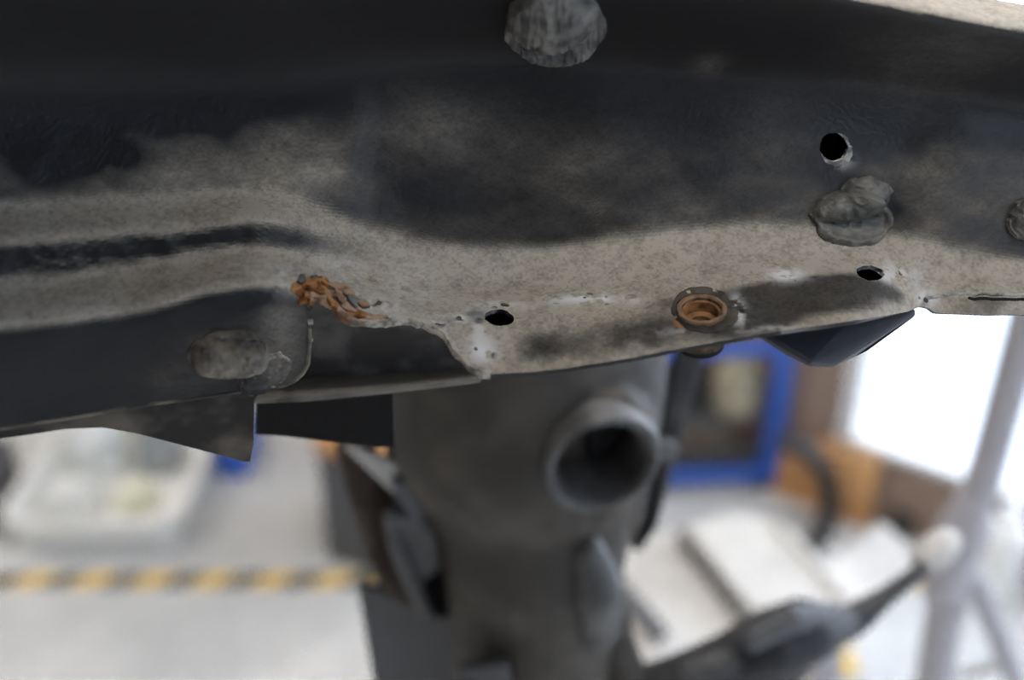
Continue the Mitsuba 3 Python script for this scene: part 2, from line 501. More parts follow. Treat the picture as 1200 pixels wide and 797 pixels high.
struct('floor', slab(-.1, .1), 'floor_paint', smooth=False)
struct('ceiling', slab(CEIL, .1), 'ceiling_white', smooth=False)
struct('wall_left', trimesh.creation.box(bounds=[[FX0 - .1, FY0, 0], [FX0, FY1, CEIL]]), 'wall_grey', smooth=False)
bxs = lambda x0, x1, y0, y1, z0, z1: trimesh.creation.box(bounds=[[x0, y0, z0], [x1, y1, z1]])
D0, D1, DZ0, DZ1 = 2.3, 5.6, 0.6, 2.9           # unseen window behind the viewer, placed for the bluish sheen on the rail
struct('unseen_wall_front', trimesh.util.concatenate([bxs(FX0, D0, FY0 - .1, FY0, 0, CEIL), bxs(D1, wall_x(FY0), FY0 - .1, FY0, 0, CEIL), bxs(D0, D1, FY0 - .1, FY0, 0, DZ0), bxs(D0, D1, FY0 - .1, FY0, DZ1, CEIL)]), 'wall_dark', smooth=False)  # out of view, kept dark so the rail reflects little at the left
labels['window_3'] = {'kind': 'structure'}
obj('window_frame', trimesh.util.concatenate([bxs(D0, D0 + .05, FY0 - .08, FY0 + .01, DZ0, DZ1), bxs(D1 - .05, D1, FY0 - .08, FY0 + .01, DZ0, DZ1), bxs(D0, D1, FY0 - .08, FY0 + .01, DZ0, DZ0 + .05), bxs(D0, D1, FY0 - .08, FY0 + .01, DZ1 - .05, DZ1)]), 'window_frame', 'window_3', smooth=False)
obj('pane', (np.array([[D0 + .05, FY0 - .04, DZ0], [D1 - .05, FY0 - .04, DZ0], [D1 - .05, FY0 - .04, DZ1], [D0 + .05, FY0 - .04, DZ1]]), np.array([[0, 1, 2, 3]])), 'window_glass', 'window_3', smooth=False)
s_l, z_b = wall_pt(982, 512)
WIN_S0, WIN_S1, WIN_Z0, WIN_Z1 = s_l - 2.6, s_l, z_b, 2.2
S_FAR, S_NEAR = 6.75, -10.5
TH = 0.12
wall = numbered('wall_right')
labels[wall] = {'kind': 'structure'}
W2_S0, W2_S1 = WIN_S0 - 3.4, WIN_S0 - .5        # unseen next window of the row, placed to light the rail from the right
wm = [wall_box(S_NEAR, W2_S0, 0, CEIL, -TH, 0), wall_box(W2_S1, WIN_S0, 0, CEIL, -TH, 0), wall_box(WIN_S1, S_FAR, 0, CEIL, -TH, 0)]
for a, b in ((WIN_S0, WIN_S1), (W2_S0, W2_S1)):
    wm += [wall_box(a, b, 0, WIN_Z0, -TH, 0), wall_box(a, b, WIN_Z1, CEIL, -TH, 0)]
scene[wall] = mikit.ply(trimesh.util.concatenate(wm), 'wall_brown', smooth=False)
fr = 0.035
for wi, (w0, w1) in enumerate(((WIN_S0, WIN_S1), (W2_S0, W2_S1))):
    wk = f'window_{wi + 1}'
    labels[wk] = {'kind': 'structure'}
    obj('window_frame', trimesh.util.concatenate([
        wall_box(w1 - fr, w1, WIN_Z0, WIN_Z1, -0.09, 0.012), wall_box(w0, w0 + fr, WIN_Z0, WIN_Z1, -0.09, 0.012),
        wall_box(w0, w1, WIN_Z0, WIN_Z0 + fr * .5, -0.09, 0.012), wall_box(w0, w1, WIN_Z1 - fr, WIN_Z1, -0.09, 0.012)]), 'window_frame', wk, smooth=False)
    mid = (w0 + w1) / 2 - .6
    for a, b in ((w0 + fr, mid - .02), (mid + .02, w1 - fr)):
        q = [np.append(WB0 + WD * t - WN * 0.04, z) for t, z in ((a, WIN_Z0), (b, WIN_Z0), (b, WIN_Z1), (a, WIN_Z1))]
        obj('pane', (np.array(q), np.array([[0, 1, 2, 3]])), 'window_glass', wk, smooth=False)
    obj('mullion', wall_box(mid - .02, mid + .02, WIN_Z0, WIN_Z1, -0.07, 0.005), 'window_frame', wk, smooth=False)

for i, (x, y) in enumerate([(-2.2, -0.9), (0.3, -0.9), (-2.2, 1.3), (0.2, 1.1), (-3.2, 3.2)]):  # out of view, placed to light the rail and floor from above
    k = thing('unseen_ceiling_light', 'unseen long white ceiling lamp ' + ('in front of the rail, over the left floor', 'in front of the rail, nearest the side window', 'over the white parts tray', 'behind the rail over the blue trolley', 'farthest back in the left corner')[i], 'unseen ceiling light', 'unseen ceiling lamps')
    obj('housing', trimesh.creation.box(bounds=[[x - .65, y - .16, CEIL - .07], [x + .65, y + .16, CEIL - .002]]), 'lamp_body', k, smooth=False)
    q = np.array([[x - .6, y - .13, CEIL - .075], [x - .6, y + .13, CEIL - .075], [x + .6, y + .13, CEIL - .075], [x + .6, y - .13, CEIL - .075]])
    dk = numbered(k + '__diffuser')
    scene[dk] = mikit.ply((q, np.array([[0, 1, 2, 3]])), 'lamp_body', smooth=False, emitter={'type': 'area', 'radiance': {'type': 'rgb', 'value': [LAMP, LAMP * .97, LAMP * .93]}})

# ------------------------------------------------------------------ the frame rail
rail = thing('frame_rail', 'black vehicle frame rail with dusty lower flange, rusted-out notch and welds', 'frame rail')
top = [(-130, float(RAIL_V[0](-130)))] + [(x, float(RAIL_V[0](x))) for x in range(-100, 1340, 40)] + [(1335, float(RAIL_V[0](1335)))]
skirt = smooth_line([(-130, 530), (0, 503), (70, 492), (150, 478), (230, 467), (300, 456), (335, 452), (352, 442), (359, 428), (361, 400), (361, 368), (362, 354)], 90, 1.2, 3)
torn = smooth_line([(364, 351), (372, 349), (383, 352), (392, 360), (400, 370), (412, 375), (430, 377), (455, 376), (478, 375), (495, 378), (512, 385), (524, 396), (533, 411), (545, 425), (560, 434), (578, 438)], 110, 3.0, 11)
edge = smooth_line([(580, 438), (620, 436), (700, 426), (800, 408), (900, 390), (1000, 376), (1060, 366), (1084, 359), (1094, 366), (1200, 369), (1335, 371)], 90, 0.7, 5)
outline = np.vstack([np.array(top), [(1335, 371)], edge[::-1], torn[::-1], skirt[::-1]])
cs = poly(outline)
HOLES = [(977, 173, 16, 17, -.5, 1), (585, 372.5, 17, 9.5, .1, 2), (1020, 320, 16, 8.5, .15, 3), (822, 364, 31, 20, .1, 4)]
for cx, cy, rx, ry, rot, sd in HOLES:
    cs -= ell(cx, cy, rx, ry, rot, 40, 0.10 if sd != 4 else .03, sd)
obj('rail_panel', sheet(cs, 0.0, -0.0016, 4.0), 'rail_paint', rail, smooth=40)

# dark cups added behind the holes block light, ragged bright rims around them
for cx, cy, rx, ry, rot, sd in HOLES[:3]:
    o, n = surf(np.array([cx]), np.array([cy]))[0], surf_normal(cx, cy)
    r = rx * 0.39 / FPX * (1.5 if sd != 3 else 2.2)
    k = obj('added_hole_cup', lathe([(0, -.016), (r + .001, -.016), (r + .001, -.0032), (r, -.0032), (r, -.0145), (0, -.0145)], o, n, 32), 'shade_black', rail)
    if sd == 1:
        rim = ell(cx + 3, cy + 2, rx * 1.16, ry * 1.14, rot, 40, .16, sd + 10) - ell(cx, cy, rx * 1.0, ry * 1.0, rot, 40, .10, sd)
        obj('hole_rim', sheet(rim, lambda u, v: 0.0002 + 0.0004 * meshkit.fbm(np.stack([u / 5, v / 5, 0 * u], -1), 2), -0.0004, 2.5), 'bare_rim', rail, label='ragged pale rim of the hole')
# rusty threaded insert
o, n = surf(np.array([822]), np.array([363]))[0], surf_normal(822, 363)
ins = obj('threaded_insert', rough(lathe([(.0068, .0002), (.0074, .0008), (.0084, .0007), (.0090, -.0002), (.0088, -.0016), (.0088, -.013), (.0068, -.013), (.0068, .0002)], o, n, 64), .0003, 400), 'insert_lip', rail, label='rusted threaded insert in the flange')
prof = []
for i in range(6):
    z = -.0010 - i * .0008
    prof += [(.0060, z - .00025), (.0067, z - .0007)]
obj('thread', lathe([(.0069, -.0009)] + prof + [(.0069, -.0062), (.0069, -.0009)], o, n, 64), 'thread_rust', ins, label='orange rusted thread inside the insert')
obj('thread_floor', lathe([(.0038, -.0056), (.0068, -.0052), (.0068, -.0075), (.0038, -.0075), (.0038, -.0056)], o + n * 0, n, 40), 'thread_rust', ins)
obj('added_dark_disc', lathe([(0, -.0150), (.0085, -.0150), (.0085, -.0132), (0, -.0132)], o, n, 32), 'shade_black', ins)  # dark disc added under the insert so its hole stays dark
wr = ell(824, 364, 40, 26, .15, 48, .16, 21) - ell(822, 364, 30, 19, .1, 40, .03, 4)
obj('insert_washer', sheet(wr, lambda u, v: -0.0002 + 0.0008 * meshkit.fbm(np.stack([u / 8, v / 6, 0 * u], -1), 2), -0.0006, 3), 'dirty_black', rail, label='crusted dark ring around the threaded insert')


# welds
def weld(outline_cs, h, name='weld_nugget', m='weld_metal', label=None, step=2.5):
    return obj(name, sheet(outline_cs, h, -0.0008, step), m, rail, smooth=50, label=label)


def fb(u, v, s, seed=0):
    return meshkit.fbm(np.stack([u / s, v / s, 0 * u], -1), 3, seed)


def cap(u, v, cx, cy, rx, ry, rot=0.0, pw=0.5):
    c, s = math.cos(rot), math.sin(rot)
    x, y = (u - cx) * c + (v - cy) * s, -(u - cx) * s + (v - cy) * c
    return np.clip(1 - (x / rx) ** 2 - (y / ry) ** 2, 0, 1) ** pw


b = ell(998, 256, 47, 34, .08, 60, .12, 31) + ell(1012, 228, 32, 22, -.2, 50, .15, 33)
weld(b, lambda u, v: .0004 + .0024 * fb(u, v, 9, 2) + .0058 * cap(u, v, 992, 243, 40, 18, -.15) + .0030 * cap(u, v, 1014, 226, 26, 17) + .0016 * (cap(u, v, 998, 256, 47, 34, .08, .2) - cap(u, v, 998, 256, 40, 27, .08, .3)),
     label='double round weld blob beside the drilled hole')
mat('weld_brown', old_paint((0.045, 0.04, 0.034), (0.19, 0.165, 0.13), 150, (.25, .8)), 0.6, bump=grit, bscale=0.0006)
b = ell(272, 414, 52, 27, -.04, 60, .10, 41)
weld(b, lambda u, v: .0004 + .0006 * fb(u, v, 12, 5) + .0080 * np.clip(1 - np.abs((u - 270) / 46) ** 4 - ((v - 417 + .03 * (u - 270)) / 21) ** 2, 0, 1) ** .5 * (1 + .25 * (fb(u, v, 9, 3) - .5)) + .0030 * np.exp(-((v - 392 - .02 * (u - 270)) / 4) ** 2 - ((u - 285) / 42) ** 4) * (.6 + .8 * fb(u, v, 6, 8)), m='weld_brown',
     label='long dark weld nugget on the hanging lower edge')
b = ell(309, 437, 34, 20, -.5, 40, .14, 43)
weld(b, lambda u, v: .0008 + .0012 * fb(u, v, 9, 4) + .001 * cap(u, v, 312, 434, 30, 16, -.5, .5), m='rail_paint')
b = ell(650, 28, 60, 46, .0, 60, .09, 51)
weld(b, lambda u, v: .001 + .0015 * fb(u, v, 11, 6) + .009 * cap(u, v, 645, 15, 54, 38, 0, .6) + .0022 * (fb(u, v * .25, 4, 2) - .5) + .0022 * cap(u, v, 650, 64, 46, 14, 0, .6), m='weld_crust',
     label='big pale weld blob on the upper flange')
b = ell(1200, 258, 20, 24, .2, 40, .2, 61)
weld(b, lambda u, v: .001 + .003 * fb(u, v, 7, 6) + .004 * cap(u, v, 1198, 258, 16, 20), m='weld_crust', label='small rough weld spot near the rail end')

# the torn edge: a crust of paint and corrosion, flakes of rust
for q, wdt, m_, lab in ((torn[26:], 3.2, 'pale_crust', 'pale corroded crust along the torn flange edge'), (torn[:34], 5.0, 'pale_rust', 'rust-brown crust of the notch edge')):
    q2 = q[::2]
    nrm = np.stack([np.gradient(q2[:, 1]), -np.gradient(q2[:, 0])], -1)
    nrm /= np.linalg.norm(nrm, axis=1, keepdims=True)
    wv = wdt * (0.35 + 1.3 * meshkit.fbm(np.stack([q2[:, 0] / 9, q2[:, 1] / 9, 0 * q2[:, 0]], -1), 3, 3))
    inn = q2 + nrm * wv[:, None] * 1.0
    c_ = CrossSection([np.vstack([q2 - nrm * 1.0, inn[::-1]])], m3.FillRule.NonZero)
    obj('edge_crust', sheet(c_, lambda u, v: .0001 + .0011 * fb(u, v, 7, 12), lambda u, v: -.0018 - .001 * fb(u, v, 5, 3), 2.0), m_, rail, label=lab)
for i, (u, v, ru, rv, rot, m_) in enumerate([(352, 343, 9, 6, .3, 'rust'), (362, 336, 12, 7, -.2, 'rust'), (374, 342, 11, 6, .2, 'rust'), (358, 350, 9, 4.5, -.4, 'rust'),
                                             (384, 347, 11, 4.5, .25, 'pale_rust'), (371, 331, 9, 4.5, .1, 'weld_crust'), (392, 338, 10, 5, .1, 'pale_rust'), (352, 330, 6, 4, .7, 'weld_crust'),
                                             (398, 352, 12, 4.5, .9, 'pale_rust'), (407, 362, 12, 4, .7, 'pale_rust'), (418, 371, 12, 4, .3, 'rust'), (440, 374, 14, 3.5, -.05, 'pale_rust'),
                                             (388, 357, 8, 4, .9, 'rust'), (404, 344, 10, 4, .4, 'pale_rust'), (412, 354, 9, 5, .9, 'weld_crust'), (425, 358, 7, 4, .4, 'pale_rust'),
                                             (346, 338, 6, 6, 0, 'rust'), (380, 334, 8, 4, .3, 'rust')]):
    obj('rust_flake', sheet(ell(u, v, ru, rv * .85, rot, 9, .55, 100 + i), lambda a, b_, s=i: .0006 + .0016 * fb(a, b_, 11, s) + .0011 * math.sin(s * 2.1) * (a - u) / ru, lambda a, b_, s=i: -.0002 + .0016 * fb(a, b_, 11, s) + .0011 * math.sin(s * 2.1) * (a - u) / ru - .0008, 2.5), m_, rail, smooth=15)

sk2 = skirt[:-4]
pr = surf(sk2[:, 0], sk2[:, 1], np.full(len(sk2), -.0004))
mat('dusty_dark', old_paint((0.03, 0.028, 0.024), (0.16, 0.14, 0.11), 120, (.3, .7)), 0.8)
obj('skirt_rim', chain(pr[::2], .0008, 8), 'dusty_dark', rail, label='thin paler rim of the hanging lower edge')

# plates that hang under the rail
yl = lambda u: float(yaw(np.array(u)))
corner = [(-130, 470), (60, 470), (200, 440), (300, 430), (310, 446), (298, 470), (297, 520), (293, 541), (286, 541), (230, 526), (160, 508), (120, 501), (75, 503), (30, 510), (-130, 534)]
# the corner plate follows the skirt's yaw: an upright plate turned about the vertical
P = np.array(corner, float)
cc = CrossSection([P], m3.FillRule.NonZero)
cm = tm(cc.extrude(1.0).refine_to_length(14))
vv = np.array(cm.vertices)
cm.vertices = at(vv[:, 0], vv[:, 1], .3365 + yaw(vv[:, 0]) + .0025 + .003 * vv[:, 2])
if cm.volume < 0:
    cm.invert()
obj('corner_plate', cm, 'dirty_black', rail, smooth=30)
YI = .392
obj('inner_plate', plate([(300, 330), (610, 330), (610, 432), (300, 452)], YI, .003), 'inner_grime', rail)
lip0, lip1 = YI, .366
zt = at(450, 441, YI)[2]
a0, a1 = at(290, 452, YI), at(560, 434, YI)
lp = []
for px, pya, pyb in ((285, 454, 470), (360, 446, 467), (460, 440, 457), (560, 433, 445)):
    t = (px - 285) / 275
    lp.append((at(px, pya, YI), at(px, pyb, YI - .020 * (1 - .4 * t))))
lm = Manifold()
for (p0, q0), (p1, q1) in zip(lp[:-1], lp[1:]):
    lm += hullpts([p0, q0, p1, q1], .0011, 10)
obj('ledge', lm, 'dusty_lip', rail, label='dusty grey ledge inside the notch')
obj('lower_web', plate([(300, 464), (360, 465), (460, 457), (462, 524), (440, 524), (330, 511), (300, 509)], YI - .012, .004), 'shade_black', rail)
gp = [at(u, v, y) for u, v, y in ((890, 388, .345), (925, 411, .342), (950, 423, .338), (975, 424, .340), (1012, 406, .350), (1066, 367, .357), (1000, 372, .352), (1000, 380, .385), (955, 420, .362))]
obj('gusset', hullpts(gp, .0020), 'gusset_black', rail, label='dark triangular gusset under the flange end')
q = smooth_line([(1086, 350), (1120, 345), (1200, 346), (1330, 351)], 60, 1.5, 8)
obj('lip_crust', chain(surf(q[:, 0], q[:, 1], np.full(len(q), .0002)), .0006, 8), 'bare_rim', rail, label='thin pale crust line above the end lip')
obj('lip_seam', chain(surf(q[12:, 0], q[12:, 1] + 5, np.full(len(q) - 12, .0001)), .0006, 8), 'shade_black', rail)

# unseen vehicle panel above the rail, placed to shade its left part
unseen_panel = thing('unseen_floor_panel', 'unseen dark panel of the vehicle above the frame rail, shading its left part', 'unseen panel')
obj('sheet', trimesh.creation.box(bounds=[[-1.5, -.30, 1.62], [-.02, 1.1, 1.623]]), 'shade_black', unseen_panel, smooth=False)
for x in (-1.2, -.8, -.4):
    obj('swage', rbox((.08, 1.3, .02), .006, 8).translate([x, .40, 1.6125]), 'shade_black', unseen_panel)

# ------------------------------------------------------------------ suspension upright behind the rail
up = thing('suspension_upright', 'dark cast suspension upright with a round bored boss below the rail', 'suspension upright')
YU = .55
cx = lambda px, py, dy=0.0: at(px, py, YU + dy)
body = chain([cx(610, 405, .03), cx(612, 480, .02), cx(622, 560, .015), cx(625, 660, .0), cx(622, 760, -.005), cx(620, 900, -.02)], [.088, .084, .068, .056, .052, .052], 32)
boss_o, boss_ax = cx(704, 540, -.055), np.array([.24, -.955, -.10])
boss_ax /= np.linalg.norm(boss_ax)
body += hull(*[sph(boss_o + boss_ax * -.012 + np.array([math.cos(t) * .030, 0, math.sin(t) * .030]), .008, 12) for t in np.linspace(0, 6.28, 13)[:-1]], sph(cx(660, 480, .0), .05), sph(cx(640, 560, .0), .05), sph(cx(668, 508, -.036), .024), sph(cx(662, 545, -.034), .022))
cut = Manifold.cylinder(.08, .0252, .0252, 40).transform(np.ascontiguousarray((lambda M: (M.__setitem__((slice(0, 3), 3), boss_o - boss_ax * .05), M)[1])(frame_from(boss_ax))[:3, :4]))
body += chain([cx(712, 680, .0), cx(716, 740, .0), cx(730, 790, .0), cx(738, 830, 0)], [.012, .014, .016, .016], 18)
bm = soften(body - cut, .006, 8)
obj('casting', rough(bm, .0016, 45), 'cast_iron', up, smooth=True)
obj('boss_ring', rough(lathe([(.0240, -.046), (.0335, -.046), (.0345, -.002), (.0325, .005), (.0295, .006), (.0245, .001), (.0240, -.046)], boss_o, boss_ax, 64), .0006, 80), 'cast_light', up, smooth=50, label='lighter ring around the bore')  # ring in a paler tone than the casting
obj('bore_plug', lathe([(0, -.036), (.0245, -.036), (.0245, -.030), (0, -.030)], boss_o, boss_ax, 40), 'cast_iron', up)
M = frame_from(boss_ax)
e1, e2 = M[:3, 0], M[:3, 1]
obj('bore_web', hullpts([boss_o - boss_ax * .027 + e1 * a + e2 * b_ for a, b_ in ((.021, -.006), (.004, -.02), (.002, .004), (.016, .010))], .002), 'shade_black', up)
obj('bore_web', hullpts([boss_o - boss_ax * .026 + e1 * a + e2 * b_ for a, b_ in ((-.021, -.004), (-.012, -.019), (-.005, -.006))], .002), 'cast_brown', up)
obj('strut_plate', hullpts([cx(800, 395, .06), cx(824, 395, .06), cx(745, 640, .02), cx(765, 615, .02), cx(806, 395, .09), cx(750, 640, .05)], .003), 'arm_black', up)
obj('bolt_head', lathe([(0, 0), (.008, 0), (.008, .006), (.006, .008), (0, .008)], cx(775, 525, .018), (.3, -.9, .3), 6), 'cast_light', up)
obj('side_lug', soften(chain([cx(735, 545, .01), cx(722, 600, .0), cx(712, 640, .0)], [.016, .017, .012], 20), .004, 6), 'cast_iron', up, smooth=True)
obj('clamp_lug', soften(chain([cx(690, 645, -.045), cx(700, 690, -.045), cx(700, 735, -.04)], [.010, .016, .014], 20), .004, 6), 'cast_light', up, smooth=True)
# bracket on the left
obj('bracket_cheek', hullpts([cx(398, 522, .02), cx(432, 512, .02), cx(455, 690, .0), cx(500, 722, .0), cx(418, 600, .012), cx(440, 660, .0)], .003), 'cast_brown', up)
obj('bracket_cheek', hullpts([cx(455, 500, .0), cx(480, 505, .0), cx(520, 640, -.01), cx(470, 590, -.01), cx(500, 560, .0)], .004), 'arm_black', up)
obj('bracket_tip', hullpts([cx(408, 522, .0), cx(470, 560, -.012), cx(462, 572, -.012), cx(425, 530, -.005), cx(468, 545, -.010)], .0025), 'pale_metal', up, label='pale bright tip of the bracket')
obj('bracket_fin', hullpts([cx(466, 565, -.016), cx(500, 560, -.012), cx(490, 615, -.014)], .004), 'slate_plastic', up)
fin = chain([cx(458, 606, -.016), cx(466, 640, -.020), cx(482, 680, -.02), cx(500, 718, -.018)], [.005, .006, .006, .004], 14) + hullpts([cx(462, 606, -.015), cx(505, 620, -.012), cx(512, 660, -.012), cx(484, 680, -.016)], .004)
obj('curved_fin', soften(fin, .003, 6), 'cast_light', up, smooth=True)
obj('bracket_dark', hullpts([cx(425, 540, .02), cx(470, 570, .02), cx(500, 715, .01), cx(452, 690, .01), cx(545, 600, .03), cx(540, 720, .02)], .004), 'shade_black', up)  # near black hull filling the dark gap between the cheeks
obj('bolt_head', lathe([(0, 0), (.006, 0), (.006, .005), (0, .005)], cx(505, 560, -.012), (-.5, -.8, .3), 6), 'cast_light', up)

# a flat grey leg below it
leg = [cx(426, 690, .04), cx(545, 700, .02), cx(452, 850, .05), cx(560, 880, .03), cx(426, 690, .09), cx(560, 700, .09), cx(470, 850, .10), cx(560, 880, .09)]
obj('lower_guard', hullpts(leg, .004), 'slate_plastic', up, label='flat slate grey guard below the bracket')
obj('blue_tag', hullpts([cx(540, 782, -.06), cx(590, 778, -.062), cx(540, 830, -.055), cx(600, 830, -.06)], .003), 'arm_black', up)

# ------------------------------------------------------------------ control arm
arm = thing('control_arm', 'black curved suspension control arm reaching right from the cast upright', 'control arm')
am = chain([cx(768, 808, .0), cx(800, 800, .0), cx(857, 778, .01), cx(909, 752, .015), cx(940, 740, .02), cx(993, 731, .035), cx(1040, 698, .05), cx(1080, 668, .065)], [.018, .020, .022, .0235, .0235, .0118, .007, .006], 24)
am += chain([cx(800, 840, .0), cx(880, 812, .005), cx(930, 775, .015)], [.022, .022, .013], 20)
obj('arm_body', rough(soften(am, .005, 10), .0018, 40, 3), 'arm_black', arm, smooth=True)
obj('arm_lump', rough(soften(chain([cx(880, 750, -.01), cx(925, 725, .0), cx(955, 722, .01)], [.008, .010, .008], 18), .004, 6), .0012, 70), 'slate_plastic', arm, smooth=True)
obj('ball_joint', soften(chain([cx(1082, 655, .075), cx(1096, 646, .08), cx(1108, 636, .085)], [.010, .013, .011], 20), .004, 5), 'pale_metal', arm, smooth=True, label='pale grey end joint of the arm')

# ------------------------------------------------------------------ stand pole at the right
pole = thing('stand_pole', 'leaning grey metal stand pole in front of the bright window', 'stand')
YP = .98
pp = lambda px, py, dy=0.0: at(px, py, YP + dy)
obj('tube', tube([pp(1112, 665), pp(1148, 575), pp(1176, 480), pp(1215, 340)], .019), 'grey_metal', pole, smooth=40)
obj('socket', soften(chain([pp(1104, 690), pp(1128, 625), pp(1140, 590)], [.024, .030, .022], 24), .006, 5), 'grey_metal', pole, smooth=True)
obj('leg', tube([pp(1118, 680), pp(1100, 760), pp(1080, 900)], .022), 'grey_metal', pole, smooth=40)
obj('leg', tube([pp(1130, 660), pp(1160, 720), pp(1195, 810), pp(1215, 870)], .014), 'grey_metal', pole, smooth=40)
obj('foot_ring', tube([pp(1098, 700, .05), pp(1092, 760, .02), pp(1120, 790, .0), pp(1170, 780, .0), pp(1190, 790, 0)], .008), 'pale_metal', pole, smooth=40)

# ------------------------------------------------------------------ things on the floor
ZF = .30                                       # the grey boards lie on a low trestle
brd = thing('grey_boards', 'pale grey stepped cover panels with gap shadows put in as dark strips lying behind the control arm', 'panel')


def board(name, quad, z, th, m='board_grey'):
    c = np.array([on_floor(x, y, z) for x, y in quad])
    pts = np.vstack([c, c - [0, 0, th]])
    return obj(name, hullpts(pts, .004, 8), m, brd)


board('board', [(738, 640), (800, 622), (885, 730), (735, 790), (700, 760)], ZF, .03)
board('board', [(806, 618), (858, 603), (908, 612), (1005, 712), (882, 712)], ZF + .045, .05)
board('board', [(962, 672), (1034, 616), (1078, 656), (1015, 706)], ZF + .02, .03)
board('board', [(716, 680), (728, 684), (795, 750), (770, 780), (716, 760)], ZF + .012, .02)
board('gap_shadow_strip', [(797, 625), (812, 618), (884, 706), (868, 714)], ZF + .028, .02, 'slate_plastic')  # slate strips stand in for the shadows in the gaps between boards
board('gap_shadow_strip', [(722, 690), (732, 684), (780, 738), (768, 744)], ZF + .030, .02, 'slate_plastic')
board('edge_rail', [(906, 611), (914, 613), (1006, 704), (998, 710)], ZF + .055, .03, 'pale_metal')
tl = [on_floor(x, y, ZF - .03) for x, y in ((760, 650), (880, 640), (985, 690), (770, 760))]
for q in tl:
    obj('trestle_leg', pil((q[0], q[1], 0), (.04, .04, ZF - .03), 0, .004, 8), 'grey_metal', brd)

# blue trolley
tr = thing('blue_trolley', 'small blue steel frame trolley on the floor in front of the brown wall', 'trolley')
f0, f1 = on_floor(775, 578), on_floor(908, 572)
dirx = (f1 - f0) / np.linalg.norm(f1 - f0)
W_ = np.linalg.norm(f1 - f0) + .10
ctr = f1 - dirx * W_ / 2
diry = np.array([-dirx[1], dirx[0], 0])
HT, B = .385, .038
rzd = math.degrees(math.atan2(dirx[1], dirx[0]))


def tp(a, b_, z):
    return ctr + dirx * a + diry * b_ + np.array([0, 0, z])


for s in (-1, 1):
    for d in (0, .30):
        obj('post', pil(tp(s * (W_ / 2 - B / 2), d, .03), (B, B, HT - .03), rzd, .004, 8), 'blue_paint', tr)
for z in (.03, HT - .036):
    for d in (0, .30):
        obj('rail', pil(tp(0, d - .008, z), (W_ - 2 * B, .018, .034), rzd, .004, 8), 'blue_paint', tr)
    for s in (-1, 1):
        obj('side_rail', pil(tp(s * (W_ / 2 - B / 2), .15, z), (B, .30 - B, B), rzd, .004, 8), 'blue_paint', tr)
obj('shelf', pil(tp(0, .15, .06), (W_ - 2 * B, .30 - B, .012), rzd, .003, 8), 'slate_plastic', tr)
obj('shelf', pil(tp(0, .15, .165), (W_ - 2 * B, .30 - B, .014), rzd, .003, 8), 'slate_plastic', tr)
for s in (-1, 1):
    obj('foot', pil(tp(s * (W_ / 2 - .03), .02, 0), (.05, .05, .03), rzd, .006, 8), 'dark_rubber', tr)
    obj('foot', pil(tp(s * (W_ / 2 - .03), .28, 0), (.05, .05, .03), rzd, .006, 8), 'dark_rubber', tr)
k = obj('box', pil(tp(.0, .14, .0725), (W_ * .55, .18, .085), rzd + 2, .006), 'brown_card')
tag(k, 'brown cardboard box on the lowest shelf of the blue trolley', 'box')
k = obj('tool_bag', soften(pil(tp(-.06, .15, .180), (W_ * .5, .18, .11), rzd - 4, .03, 14), .02, 4), 'dark_rubber', smooth=True)
tag(k, 'black soft bag on the upper shelf of the blue trolley', 'bag')
jr = thing('canister', 'rounded beige canister on the upper shelf of the blue trolley', 'canister')
jo = tp(.085, .06, .180)
obj('body', lathe([(0, 0), (.044, 0), (.050, .008), (.052, .06), (.046, .10), (.030, .115), (0, .115)], jo, (0, 0, 1), 32), 'beige_plastic', jr, smooth=40)
obj('cap', lathe([(0, .1155), (.022, .1155), (.022, .135), (.018, .139), (0, .139)], jo, (0, 0, 1), 24), 'beige_plastic', jr)

# hose, boards at the wall
h0 = [on_floor(912, 520, .22), on_floor(945, 530, .20), on_floor(968, 560, .12), on_floor(972, 600, .03), on_floor(950, 640, .022)]
tag(obj('black_hose', tube(h0, .021), 'dark_rubber', smooth=40), 'thick black hose curving down between trolley and brown wall', 'hose')


def lean(s, w, h, d, m):
    return wall_box(s - w / 2, s + w / 2, 0.001, h, d, d + .02)


s1, _ = wall_pt(1005, 600)
tag(obj('wooden_board', lean(s1 + .03, .13, .17, .02, ''), 'orange_card', smooth=False), 'orange-brown board standing against the wall under the window', 'board')
s2, _ = wall_pt(950, 570)
tag(obj('wooden_board', lean(s2 + .02, .11, .13, .02, ''), 'orange_card', smooth=False), 'short orange-brown board beside the curving black hose', 'board')
s3, z3 = wall_pt(1058, 612)
so = np.append(WB0 + WD * s3 + WN * .001, z3)
sk = thing('wall_socket', 'small black round fitting low on the brown wall under the window', 'wall fitting')
obj('body', lathe([(0, 0), (.028, 0), (.028, .02), (.018, .035), (0, .035)], so, (*WN, 0), 24), 'dark_rubber', sk)

# white bottle by the pole
bo = on_floor(1165, 690)
bt = thing('white_bottle', 'white plastic bottle standing on the floor behind the grey pole', 'bottle')
obj('body', lathe([(0, 0), (.042, 0), (.046, .006), (.046, .13), (.040, .15), (.02, .165), (0, .165)], bo, (0, 0, 1), 32), 'white_plastic', bt, smooth=40)
obj('cap', lathe([(0, .1655), (.018, .1655), (.018, .19), (0, .19)], bo, (0, 0, 1), 24), 'white_plastic', bt)

# yellow chock
yo = on_floor(960, 792)
tag(obj('wheel_chock', hullpts([yo + np.array(q) for q in ((-.05, 0, .003), (.07, 0, .003), (-.05, .1, .003), (.07, .1, .003), (-.03, 0, .04), (.0, .0, .04), (-.03, .1, .04), (0, .1, .04))], .003), 'yellow_paint'), 'yellow wheel chock on the floor under the control arm', 'wheel chock')

